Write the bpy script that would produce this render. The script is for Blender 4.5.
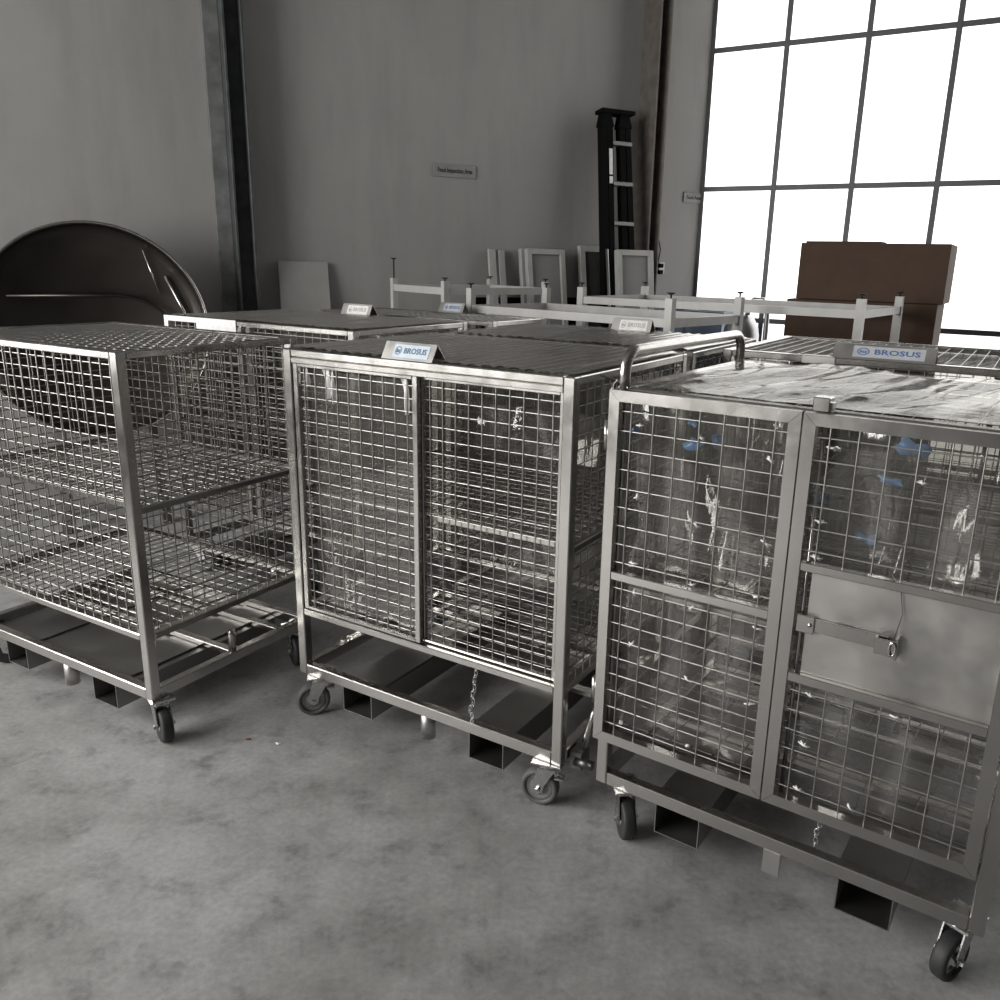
import bpy, bmesh, math, random
from mathutils import Vector, Matrix, noise
random.seed(7)
for _o in list(bpy.data.objects):
    bpy.data.objects.remove(_o, do_unlink=True)
SC = bpy.context.scene
COL = SC.collection
PI = math.pi

# ------------------------------------------------------------------ camera
F_PX, PITCH, ROLL, CAM_H, PPX, PPY = 826.13, 0.26551, 0.025334, 1.6836, 532.7, 488.68
_f = Vector((0, math.cos(PITCH), -math.sin(PITCH)))
_u0 = Vector((0, math.sin(PITCH), math.cos(PITCH)))
_r0 = Vector((1, 0, 0))
_r = math.cos(ROLL) * _r0 + math.sin(ROLL) * _u0
_u = -math.sin(ROLL) * _r0 + math.cos(ROLL) * _u0
cam_d = bpy.data.cameras.new('camera')
cam = bpy.data.objects.new('camera', cam_d)
COL.objects.link(cam)
m = Matrix.Identity(4)
for i in range(3):
    m[i][0], m[i][1], m[i][2] = _r[i], _u[i], -_f[i]
m[2][3] = CAM_H
cam.matrix_world = m
cam_d.sensor_width = 36
cam_d.sensor_fit = 'HORIZONTAL'
cam_d.lens = F_PX / 1000 * 36
cam_d.shift_x = -(PPX - 500) / 1000
cam_d.shift_y = (PPY - 500) / 1000
cam_d.clip_start = 0.05
SC.camera = cam

# ------------------------------------------------------------------ world, daylight, exposure
w = bpy.data.worlds.new('overcast_sky')
SC.world = w
w.use_nodes = True
bg = w.node_tree.nodes['Background']
bg.inputs[0].default_value = (0.80, 0.87, 1.0, 1)
bg.inputs[1].default_value = 0.3
SC.view_settings.view_transform = 'Standard'
SC.view_settings.look = 'None'
SC.view_settings.gamma = 1
SC.view_settings.use_curve_mapping = False
SC.view_settings.exposure = 0.0

def area(name, loc, direction, sx, sy, power, col):
    l = bpy.data.lights.new(name, 'AREA')
    l.shape = 'RECTANGLE'; l.size = sx; l.size_y = sy; l.energy = power; l.color = col
    o = bpy.data.objects.new(name, l); COL.objects.link(o)
    o.location = loc
    o.rotation_euler = Vector(direction).to_track_quat('-Z', 'Y').to_euler()
    return o
# daylight through the big gate opening in the left-hand wall
area('gate_daylight', (-5.4, 0.2, 2.5), (1, 0.0, -0.16), 5.6, 2.8, 560, (1.0, 0.98, 0.95))

# ------------------------------------------------------------------ pixel -> place helpers
def ray(x, y):
    return _f + (x - PPX) / F_PX * _r - (y - PPY) / F_PX * _u
CAMP = Vector((0, 0, CAM_H))
def at_z(x, y, z):
    d = ray(x, y); return CAMP + d * ((z - CAM_H) / d.z)
def on_plane(x, y, p, n):
    d = ray(x, y); return CAMP + d * ((Vector(p) - CAMP).dot(n) / d.dot(n))

# ------------------------------------------------------------------ materials
def mat(name):
    mt = bpy.data.materials.new(name); mt.use_nodes = True
    nt = mt.node_tree
    return mt, nt, nt.nodes, nt.links, nt.nodes['Principled BSDF']
def coords(nodes, links, scale=(1, 1, 1)):
    tc = nodes.new('ShaderNodeTexCoord'); mp = nodes.new('ShaderNodeMapping')
    mp.inputs['Scale'].default_value = scale
    links.new(tc.outputs['Object'], mp.inputs['Vector'])
    return mp.outputs['Vector']
def noise_tex(nodes, links, vec, scale, detail=4, rough=.55):
    n = nodes.new('ShaderNodeTexNoise'); n.inputs['Scale'].default_value = scale
    n.inputs['Detail'].default_value = detail; n.inputs['Roughness'].default_value = rough
    links.new(vec, n.inputs['Vector']); return n
def ramp(nodes, links, fac, stops):
    r = nodes.new('ShaderNodeValToRGB'); e = r.color_ramp.elements
    while len(e) < len(stops): e.new(.5)
    for el, (p, c) in zip(e, stops): el.position = p; el.color = (*c, 1) if len(c) == 3 else c
    links.new(fac, r.inputs[0]); return r
def g(v): return (v, v, v)

def simple(name, col, rough=.6, metal=0.0, var=.12, nscale=9, bump=0.0, bscale=60):
    mt, nt, nd, lk, b = mat(name)
    v = coords(nd, lk)
    n = noise_tex(nd, lk, v, nscale)
    c0 = tuple(max(0, c * (1 - var)) for c in col); c1 = tuple(min(1, c * (1 + var)) for c in col)
    r = ramp(nd, lk, n.outputs['Fac'], [(.3, c0), (.7, c1)])
    lk.new(r.outputs[0], b.inputs['Base Color'])
    b.inputs['Roughness'].default_value = rough; b.inputs['Metallic'].default_value = metal
    if bump:
        n2 = noise_tex(nd, lk, v, bscale); bp = nd.new('ShaderNodeBump'); bp.inputs['Strength'].default_value = bump
        bp.inputs['Distance'].default_value = .01
        lk.new(n2.outputs['Fac'], bp.inputs['Height']); lk.new(bp.outputs[0], b.inputs['Normal'])
    return mt

def steel(name, col=(.60, .585, .56), r0=.22, r1=.42, scale=14):
    mt, nt, nd, lk, b = mat(name)
    v = coords(nd, lk)
    n = noise_tex(nd, lk, v, scale, 5)
    mr = nd.new('ShaderNodeMapRange'); mr.inputs['To Min'].default_value = r0; mr.inputs['To Max'].default_value = r1
    mr.inputs['From Min'].default_value = .3; mr.inputs['From Max'].default_value = .7
    lk.new(n.outputs['Fac'], mr.inputs['Value']); lk.new(mr.outputs[0], b.inputs['Roughness'])
    n2 = noise_tex(nd, lk, v, 4.0, 3)
    r = ramp(nd, lk, n2.outputs['Fac'], [(.3, tuple(c * .92 for c in col)), (.7, col)])
    lk.new(r.outputs[0], b.inputs['Base Color'])
    b.inputs['Metallic'].default_value = 1.0
    bp = nd.new('ShaderNodeBump'); bp.inputs['Strength'].default_value = .03; bp.inputs['Distance'].default_value = .002
    lk.new(n.outputs['Fac'], bp.inputs['Height']); lk.new(bp.outputs[0], b.inputs['Normal'])
    return mt

def film(name, tint, base, gain, rough, bump, bscale, stretch=(1, 1, 1), opaque=0.0):
    """clear polythene film: see-through with Fresnel gloss on crinkles"""
    mt, nt, nd, lk, b = mat(name)
    nd.remove(b)
    out = nd['Material Output']
    v = coords(nd, lk, stretch)
    n = noise_tex(nd, lk, v, bscale, 3, .5)
    n.inputs['Distortion'].default_value = 1.2
    bp = nd.new('ShaderNodeBump'); bp.inputs['Strength'].default_value = bump; bp.inputs['Distance'].default_value = .03
    lk.new(n.outputs['Fac'], bp.inputs['Height'])
    fr = nd.new('ShaderNodeFresnel'); fr.inputs['IOR'].default_value = 1.5
    lk.new(bp.outputs[0], fr.inputs['Normal'])
    ml = nd.new('ShaderNodeMath'); ml.operation = 'MULTIPLY_ADD'; ml.use_clamp = True
    ml.inputs[1].default_value = gain; ml.inputs[2].default_value = base
    lk.new(fr.outputs[0], ml.inputs[0])
    tr = nd.new('ShaderNodeBsdfTransparent'); tr.inputs[0].default_value = (*tint, 1)
    gl = nd.new('ShaderNodeBsdfGlossy'); gl.inputs['Roughness'].default_value = rough
    gl.inputs['Color'].default_value = (.95, .94, .92, 1)
    lk.new(bp.outputs[0], gl.inputs['Normal'])
    src = tr.outputs[0]
    if opaque:
        df = nd.new('ShaderNodeBsdfDiffuse'); df.inputs[0].default_value = (.55, .53, .50, 1)
        m0 = nd.new('ShaderNodeMixShader'); m0.inputs[0].default_value = opaque
        lk.new(tr.outputs[0], m0.inputs[1]); lk.new(df.outputs[0], m0.inputs[2]); src = m0.outputs[0]
    mx = nd.new('ShaderNodeMixShader')
    lk.new(ml.outputs[0], mx.inputs[0]); lk.new(src, mx.inputs[1]); lk.new(gl.outputs[0], mx.inputs[2])
    lk.new(mx.outputs[0], out.inputs['Surface'])
    return mt

def emit(name, col, s):
    mt, nt, nd, lk, b = mat(name)
    b.inputs['Base Color'].default_value = (*col, 1)
    b.inputs['Emission Color'].default_value = (*col, 1); b.inputs['Emission Strength'].default_value = s
    b.inputs['Roughness'].default_value = .5
    return mt

def concrete():
    mt, nt, nd, lk, b = mat('concrete_floor')
    v = coords(nd, lk)
    n1 = noise_tex(nd, lk, v, 1.3, 6, .62); n2 = noise_tex(nd, lk, v, 7, 8, .7); n3 = noise_tex(nd, lk, v, 55, 4, .6)
    r1 = ramp(nd, lk, n1.outputs['Fac'], [(.30, (.18, .177, .17)), (.50, (.30, .298, .293)), (.72, (.42, .425, .43))])
    r2 = ramp(nd, lk, n2.outputs['Fac'], [(.28, g(.50)), (.46, g(.98)), (.75, g(1.2))])
    r3 = ramp(nd, lk, n3.outputs['Fac'], [(.3, g(.86)), (.7, g(1.1))])
    m1 = nd.new('ShaderNodeMix'); m1.data_type = 'RGBA'; m1.blend_type = 'MULTIPLY'; m1.inputs[0].default_value = 1
    lk.new(r1.outputs[0], m1.inputs[6]); lk.new(r2.outputs[0], m1.inputs[7])
    m2 = nd.new('ShaderNodeMix'); m2.data_type = 'RGBA'; m2.blend_type = 'MULTIPLY'; m2.inputs[0].default_value = 1
    lk.new(m1.outputs[2], m2.inputs[6]); lk.new(r3.outputs[0], m2.inputs[7])
    lk.new(m2.outputs[2], b.inputs['Base Color'])
    rr = ramp(nd, lk, n2.outputs['Fac'], [(.3, g(.38)), (.7, g(.62))]); lk.new(rr.outputs[0], b.inputs['Roughness'])
    bp = nd.new('ShaderNodeBump'); bp.inputs['Strength'].default_value = .18; bp.inputs['Distance'].default_value = .01
    lk.new(n2.outputs['Fac'], bp.inputs['Height']); lk.new(bp.outputs[0], b.inputs['Normal'])
    return mt

def plaster(name, col):
    mt, nt, nd, lk, b = mat(name)
    v = coords(nd, lk)
    n1 = noise_tex(nd, lk, v, .9, 5, .6); n2 = noise_tex(nd, lk, v, 26, 5, .65)
    st = coords(nd, lk, (3.0, 3.0, .5)); n3 = noise_tex(nd, lk, st, 1.6, 5, .65)
    r1 = ramp(nd, lk, n1.outputs['Fac'], [(.3, tuple(c * .88 for c in col)), (.7, col)])
    r3 = ramp(nd, lk, n3.outputs['Fac'], [(.25, g(.86)), (.55, g(1.0))])
    m1 = nd.new('ShaderNodeMix'); m1.data_type = 'RGBA'; m1.blend_type = 'MULTIPLY'; m1.inputs[0].default_value = 1
    lk.new(r1.outputs[0], m1.inputs[6]); lk.new(r3.outputs[0], m1.inputs[7]); lk.new(m1.outputs[2], b.inputs['Base Color'])
    b.inputs['Roughness'].default_value = .85
    bp = nd.new('ShaderNodeBump'); bp.inputs['Strength'].default_value = .15; bp.inputs['Distance'].default_value = .006
    lk.new(n2.outputs['Fac'], bp.inputs['Height']); lk.new(bp.outputs[0], b.inputs['Normal'])
    return mt

M = {}
M['floor'] = concrete()
M['wall'] = plaster('grey_plaster', (.345, .34, .33))
M['roof'] = simple('roof_sheet', (.16, .16, .16), .7)
M['dark_wall'] = simple('dark_unseen_wall', (.13, .125, .12), .85)  # walls out of view, kept dark to bounce little light
M['steel'] = steel('stainless_tube', (.54, .527, .505), .18, .28)
M['base_plate'] = steel('dark_sheet', (.30, .295, .285), .35, .5, 6)  # darker steel for the base and the side and back shelf rails
M['plate'] = steel('stainless_sheet', (.52, .51, .49), .30, .50, 8)
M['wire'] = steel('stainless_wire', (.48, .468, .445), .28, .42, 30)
M['shaded_wire'] = steel('shaded_wire', (.30, .29, .27), .28, .42, 30)  # darker copy of the wire, interior shade put into its colour
M['dark_steel'] = steel('dull_stainless', (.20, .195, .185), .32, .5, 6)
M['zinc'] = steel('zinc_plated', (.66, .66, .66), .2, .35, 40)
M['rubber'] = simple('grey_rubber', (.10, .10, .098), .65, 0, .2, 30)
M['black_rubber'] = simple('black_rubber', (.025, .025, .026), .6, 0, .2, 30)
M['hub'] = simple('grey_wheel_hub', (.30, .30, .29), .45, .6, .15, 30)
M['film'] = film('clear_film', (.93, .93, .92), .03, .9, .08, .25, 3, (1, 1, 1), .10)
M['film_bag'] = film('crinkled_film', (.90, .90, .89), .035, 1.1, .09, .30, 4, (1.6, 1.6, .5), .06)
M['film_top'] = film('film_cover', (.62, .61, .59), .08, .8, .13, .18, 3, (2, .6, 1), .48)
M['film_liner'] = film('dimming_film_liner', (.50, .49, .47), .03, .6, .14, .2, 3, (1, 1, .5), .06)  # film liner tinted grey to dim what shows through the trolleys
M['film_top_c'] = film('loose_film_cover', (.66, .65, .63), .05, .50, .12, .10, 3, (1, 1, 1), .17)
M['sky_glint'] = simple('sky_glint_blue', (.16, .30, .52), .3, 0, .25, 25, .4, 30)  # blue of the sky reflected on the film, put into the colour
M['label'] = simple('pale_blue_label', (.58, .68, .76), .4, 0, .10, 30)
M['label_grey'] = simple('silver_label', (.55, .56, .58), .4, 0, .10, 30)
M['label_white'] = simple('white_label', (.80, .80, .79), .4, 0, .10, 30)
M['blue_ink'] = simple('blue_ink', (.07, .17, .40), .5, 0, .1)
M['grey_ink'] = simple('grey_blue_ink', (.13, .17, .26), .5, 0, .1)
M['faded_ink'] = simple('faded_ink', (.45, .42, .38), .5, 0, .1)
M['ink'] = simple('black_ink', (.03, .03, .03), .6, 0, .1)
M['sign_plate'] = simple('grey_sign_plate', (.27, .27, .265), .5, 0, .08)
M['column'] = simple('dark_grey_paint', (.060, .065, .068), .5, 0, .35, 12)
M['column_lit'] = simple('lit_worn_grey_paint', (.17, .175, .175), .6, 0, .3, 10)  # flaking column paint made lighter, side light put into the colour
M['column_brown'] = simple('brown_grey_paint', (.13, .115, .10), .55, 0, .25, 12)
M['pale_paint'] = simple('pale_grey_paint', (.47, .465, .45), .4, 0, .10, 8)
M['frame_white'] = simple('white_frame_paint', (.40, .40, .385), .45, 0, .12, 8)
M['black'] = simple('black_fibreglass', (.004, .004, .004), .8, 0, .2)
M['black'].node_tree.nodes['Principled BSDF'].inputs['Specular IOR Level'].default_value = .08
M['step_alu'] = steel('dull_aluminium', (.25, .25, .25), .4, .55, 20)
M['alu'] = steel('aluminium', (.55, .55, .55), .3, .45, 20)
M['mullion'] = simple('grey_mullion', (.11, .115, .12), .5, 0, .1)
M['pane'] = emit('daylit_translucent_pane', (1.0, 1.0, .985), 1.8)
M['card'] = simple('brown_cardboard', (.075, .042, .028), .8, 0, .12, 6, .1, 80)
M['blue_crate'] = simple('blue_crate_plastic', (.05, .09, .16), .4, 0, .15)
M['dark_glass'] = simple('dark_glass', (.045, .045, .045), .12, 0, .1)
M['grey_glass'] = simple('frosted_grey_panel', (.24, .24, .235), .3, 0, .1, 4)
M['white_sheet'] = simple('white_sheet', (.34, .34, .33), .6, 0, .08, 4)
M['cable'] = simple('black_cable', (.02, .02, .02), .5)
M['socket'] = simple('white_socket', (.6, .6, .58), .4)
M['leaf'] = simple('dry_brown_scrap', (.16, .07, .03), .8)
M['dish'] = steel('dark_dish_steel', (.075, .068, .062), .3, .45, 5)

# ------------------------------------------------------------------ mesh builder
class MB:
    def __init__(s): s.v = []; s.f = []; s.sm = []
    def add(s, verts, faces, smooth=False):
        o = len(s.v); s.v += [tuple(p) for p in verts]
        s.f += [tuple(i + o for i in f) for f in faces]; s.sm += [smooth] * len(faces)
        return s
    def box(s, a, b):
        x0, y0, z0 = a; x1, y1, z1 = b
        return s.add([(x0, y0, z0), (x1, y0, z0), (x1, y1, z0), (x0, y1, z0), (x0, y0, z1), (x1, y0, z1), (x1, y1, z1), (x0, y1, z1)],
                     [(0, 3, 2, 1), (4, 5, 6, 7), (0, 1, 5, 4), (1, 2, 6, 5), (2, 3, 7, 6), (3, 0, 4, 7)])
    def cbox(s, a, b, c=.003):
        """box with chamfered edges"""
        bm = bmesh.new()
        bmesh.ops.create_cube(bm, size=1)
        for v in bm.verts:
            v.co = Vector(((a[0] + b[0]) / 2 + v.co.x * (b[0] - a[0]), (a[1] + b[1]) / 2 + v.co.y * (b[1] - a[1]), (a[2] + b[2]) / 2 + v.co.z * (b[2] - a[2])))
        c = min(c, .45 * min(abs(b[i] - a[i]) for i in range(3)))
        bmesh.ops.bevel(bm, geom=bm.edges[:], offset=c, segments=1, affect='EDGES')
        bm.verts.index_update()
        s.add([v.co for v in bm.verts], [[v.index for v in f.verts] for f in bm.faces]); bm.free()
        return s
    def bar(s, p, q, w, h=None, up=(0, 0, 1)):
        """square bar between two points"""
        h = h or w; p = Vector(p); q = Vector(q); d = (q - p).normalized()
        upv = Vector(up)
        if abs(d.dot(upv)) > .98: upv = Vector((0, 1, 0))
        a = d.cross(upv).normalized() * (w / 2); b = a.cross(d).normalized() * (h / 2)
        vs = [p - a - b, p + a - b, p + a + b, p - a + b, q - a - b, q + a - b, q + a + b, q - a + b]
        return s.add(vs, [(0, 3, 2, 1), (4, 5, 6, 7), (0, 1, 5, 4), (1, 2, 6, 5), (2, 3, 7, 6), (3, 0, 4, 7)])
    def tube(s, pts, r, n=10, closed=False, caps=True):
        pts = [Vector(p) for p in pts]; rings = []; N = len(pts)
        prev = None
        for i, p in enumerate(pts):
            if closed: d = pts[(i + 1) % N] - pts[i - 1]
            else: d = (pts[min(i + 1, N - 1)] - pts[max(i - 1, 0)])
            d.normalize()
            if prev is None:
                a = d.orthogonal().normalized()
            else:
                a = (prev - d * prev.dot(d)).normalized()
            prev = a; b = d.cross(a)
            rings.append([p + a * (r * math.cos(2 * PI * k / n)) + b * (r * math.sin(2 * PI * k / n)) for k in range(n)])
        vs = [v for rg in rings for v in rg]; fs = []
        for i in range(N if closed else N - 1):
            j = (i + 1) % N
            for k in range(n): fs.append((i * n + k, i * n + (k + 1) % n, j * n + (k + 1) % n, j * n + k))
        s.add(vs, fs, True)
        if caps and not closed:
            o = len(s.v) - len(vs)
            s.f += [tuple(o + k for k in reversed(range(n))), tuple(o + (N - 1) * n + k for k in range(n))]; s.sm += [False] * 2
        return s
    def lathe(s, prof, c, axis=(0, 0, 1), n=24, smooth=True):
        """prof: list of (radius, along axis)"""
        ax = Vector(axis).normalized(); a = ax.orthogonal().normalized(); b = ax.cross(a); c = Vector(c)
        vs = []; fs = []
        for r, h in prof:
            for k in range(n):
                t = 2 * PI * k / n; vs.append(c + ax * h + a * (r * math.cos(t)) + b * (r * math.sin(t)))
        for i in range(len(prof) - 1):
            for k in range(n): fs.append((i * n + k, i * n + (k + 1) % n, (i + 1) * n + (k + 1) % n, (i + 1) * n + k))
        fs.append(tuple(reversed(range(n)))); fs.append(tuple((len(prof) - 1) * n + k for k in range(n)))
        return s.add(vs, fs, smooth)
    def grid(s, fn, nu, nv, smooth=True):
        vs = [fn(i / nu, j / nv) for j in range(nv + 1) for i in range(nu + 1)]
        fs = [(j * (nu + 1) + i, j * (nu + 1) + i + 1, (j + 1) * (nu + 1) + i + 1, (j + 1) * (nu + 1) + i) for j in range(nv) for i in range(nu)]
        return s.add(vs, fs, smooth)
    def mesh(s, name):
        me = bpy.data.meshes.new(name); me.from_pydata(s.v, [], s.f)
        me.polygons.foreach_set('use_smooth', s.sm); me.update()
        return me
    def build(s, name, mt, parent=None, kind=None, label=None):
        me = s.mesh(name); me.materials.append(M[mt])
        o = bpy.data.objects.new(name, me); COL.objects.link(o); o.parent = parent
        if kind: o['kind'] = kind
        if label: o['label'] = label
        return o
def tag(o, label, cat, group=None):
    o['label'] = label; o['category'] = cat
    if group: o['group'] = group
    return o
def empty(name, loc, rz=0, label=None, cat=None, group=None):
    o = bpy.data.objects.new(name, None); COL.objects.link(o); o.location = loc; o.rotation_euler = (0, 0, rz)
    o.empty_display_size = .1
    if label: tag(o, label, cat, group)
    return o
def struct(o): o['kind'] = 'structure'; return o

def text_part(name, body, size, mt, parent, origin, xdir, ydir, xscale=1.0, extr=.0006, width=None):
    """flat lettering laid on a plate; origin = centre of the text"""
    cu = bpy.data.curves.new(name, 'FONT'); cu.body = body; cu.size = size; cu.extrude = extr
    cu.align_x = 'CENTER'; cu.align_y = 'CENTER'; cu.resolution_u = 2
    cu.offset = size * .018
    t = bpy.data.objects.new(name + '_tmp', cu); COL.objects.link(t)
    dg = bpy.context.evaluated_depsgraph_get()
    me = bpy.data.meshes.new_from_object(t.evaluated_get(dg))
    bpy.data.objects.remove(t, do_unlink=True); bpy.data.curves.remove(cu)
    xd = Vector(xdir).normalized(); yd = Vector(ydir).normalized(); zd = xd.cross(yd)
    if width:
        xs = [v.co.x for v in me.vertices]; xscale = width / (max(xs) - min(xs))
    for v in me.vertices:
        v.co = Vector(origin) + xd * (v.co.x * xscale) + yd * v.co.y + zd * v.co.z
    me.name = name; me.materials.clear(); me.materials.append(M[mt])
    o = bpy.data.objects.new(name, me); COL.objects.link(o); o.parent = parent
    return o

# ------------------------------------------------------------------ room shell
WD = Vector((.883, .469, 0)).normalized()      # direction of the back wall
WN = Vector((WD.y, -WD.x, 0))                  # its normal, into the room
W0 = Vector((.66, 7.5, 0))
GD = Vector((.8603, -.5098, 0)).normalized()   # direction of the glazed gate wall
GN = Vector((GD.y, -GD.x, 0)); GN = -GN if GN.y > 0 else GN
def wall_at(x, y, off=0.0):
    return on_plane(x, y, W0 + WN * off, WN)
def wall_s(x, y=270): return (wall_at(x, y) - W0).dot(WD)

HZ = 5.6
struct(MB().box((-8, -7, -.1), (9, 11, 0)).build('floor', 'floor'))
struct(MB().box((-8, -7, HZ), (9, 11, HZ + .1)).build('ceiling', 'roof'))
def slab(p, q, thick, z0, z1, n):
    """wall slab from p to q, thickness behind (against n)"""
    p = Vector(p); q = Vector(q); b = -Vector(n) * thick
    vs = [p, q, q + b, p + b]
    return MB().add([(v.x, v.y, z0) for v in vs] + [(v.x, v.y, z1) for v in vs],
                    [(0, 3, 2, 1), (4, 5, 6, 7), (0, 1, 5, 4), (1, 2, 6, 5), (2, 3, 7, 6), (3, 0, 4, 7)])
s_gate = wall_s(701, 200)
bw = struct(slab(W0 - WD * 8.2, W0 + WD * (s_gate + .35), .2, 0, HZ, WN).build('wall_back', 'wall'))
# wall stains and scars as small raised plaster spots
G0 = on_plane(702.5, 190, W0 + WN * .005, WN); G0.z = 0
GLEN = 6.2
G1 = G0 + GD * GLEN
struct(slab(G0, G1, .15, 4.95, HZ, GN).build('trim_1', 'wall'))
XR = G1.x
struct(MB().box((XR, -6, 0), (XR + .2, G1.y + .3, HZ)).build('wall_right', 'dark_wall'))
struct(MB().box((-6.4, -6.2, 0), (XR + .2, -6, HZ)).build('wall_front', 'dark_wall'))
wl = MB().box((-5.4, -6, 0), (-5.2, -2.6, HZ)).box((-5.4, 3.0, 0), (-5.2, 5.0, HZ)).box((-5.4, -2.6, 3.9), (-5.2, 3.0, HZ)).box((-5.4, -2.6, 0), (-5.2, 3.0, 1.1))  # low sill added across the opening to keep light off the floor
struct(wl.build('wall_left', 'wall'))

# glazed gate: window_1 with panes and mullions
win = struct(empty('window_1', tuple(G0), math.atan2(GD.y, GD.x)))
win['label'] = 'tall translucent white glazed gate wall with grey bars'
PW = .644
cols = [0.0]
while cols[-1] + PW < GLEN: cols.append(cols[-1] + PW)
rows = [.04, 1.24, 2.37, 3.50, 4.9]
for c in cols:
    MB().cbox((c - .022, -.014, 0), (c + .022, .03, 4.95)).build('mullion', 'mullion', win)
for r in rows:
    MB().cbox((0.0, -.012, r - .022), (cols[-1], .025, r + .022)).build('transom', 'mullion', win)
for i in range(len(cols) - 1):
    for j in range(len(rows) - 1):
        MB().box((cols[i] + .022, -.006, rows[j] + .022), (cols[i + 1] - .022, .006, rows[j + 1] - .022)).build('pane', 'pane', win)

# steel columns on the back wall
def h_column(px_mid, width, depth, mt, label, tilt=0):
    p = wall_at(px_mid, 200); s = (p - W0).dot(WD)
    r = empty('steel_column', tuple(W0 + WD * s), math.atan2(WD.y, WD.x), label, 'column')
    h = width / 2
    MB().cbox((-h, -depth, 0), (-h + .016, -.002, HZ)).build('flange', mt, r)
    MB().cbox((h - .016, -depth, 0), (h, -.002, HZ)).build('flange', mt, r)
    MB().box((-h + .016, -depth * .5 - .006, 0), (h - .016, -depth * .5 + .006, HZ)).build('web', mt, r)
    MB().cbox((-h - .03, -depth - .03, 0), (h + .03, -.001, .015)).build('base_plate', mt, r)
    return r
c1 = h_column(239, .13, .20, 'column', 'dark grey steel column on the back wall behind the open mesh trolley')
MB().cbox((-.165, -.06, 0), (-.0655, -.002, HZ), .002).build('lit_flange_plate', 'column_lit', c1)  # added plate, its lighter grey stands for the lit flange side
h_column(640, .12, .24, 'column_brown', 'brown-grey steel column beside the black stepladder')

# wall signs
def wall_sign(x0, x1, y0, y1, body, label, mt='sign_plate'):
    a = wall_at(x0, y1, .003); b = wall_at(x1, y1, .003); t = wall_at(x0, y0, .003)
    L = (b - a).dot(WD); Hh = (t - a).z
    r = empty('wall_sign', tuple(a), math.atan2(WD.y, WD.x), label, 'sign')
    MB().cbox((0, -.006, 0), (L, 0, Hh), .001).build('sign_plate', mt, r)
    for xx in (.012, L - .012):
        MB().lathe([(.004, 0), (.004, .003)], (xx, -.006, Hh - .015), (0, -1, 0), 8).build('screw', 'zinc', r)
    text_part('lettering', body, Hh * .52, 'ink', r, (L / 2, -.0068, Hh * .5), (1, 0, 0), (0, 0, 1), width=L * .82)
    return r
wall_sign(433.5, 475.5, 162.5, 176, 'Food Inspection Area', 'small grey Food Inspection Area sign on the back wall')
wall_sign(683, 716, 192, 202, 'Food Assembly Area', 'small grey Food Assembly Area sign on the wall beside the glazed gate')

# ------------------------------------------------------------------ mesh trolleys
ZB, ZT = .165, 1.385
def wires(mb, o, ax, ay, lx, ly, px, py, t=.0040, off=0.0):
    """crossed wires on the plane o + ax*[0,lx] + ay*[0,ly]"""
    o = Vector(o); ax = Vector(ax); ay = Vector(ay); n = ax.cross(ay).normalized()
    nx = max(1, round(lx / px)); ny = max(1, round(ly / py))
    for i in range(nx):
        p = o + ax * ((i + .5) * lx / nx) + n * (t * .45)
        mb.tube([p, p + ay * ly], t / 2, 6, caps=False)
    for j in range(ny):
        p = o + ay * ((j + .5) * ly / ny) - n * (t * .45)
        mb.tube([p, p + ax * lx], t / 2, 6, caps=False)
    return mb
TW = [.0036]
def panel(root, o, ax, ay, lx, ly, px=.0505, py=.0415, mt='wire', t=.0036):
    t = TW[0]
    return wires(MB(), o, ax, ay, lx, ly, px, py, t).build('wire_mesh', mt, root, 'stuff')

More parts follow.
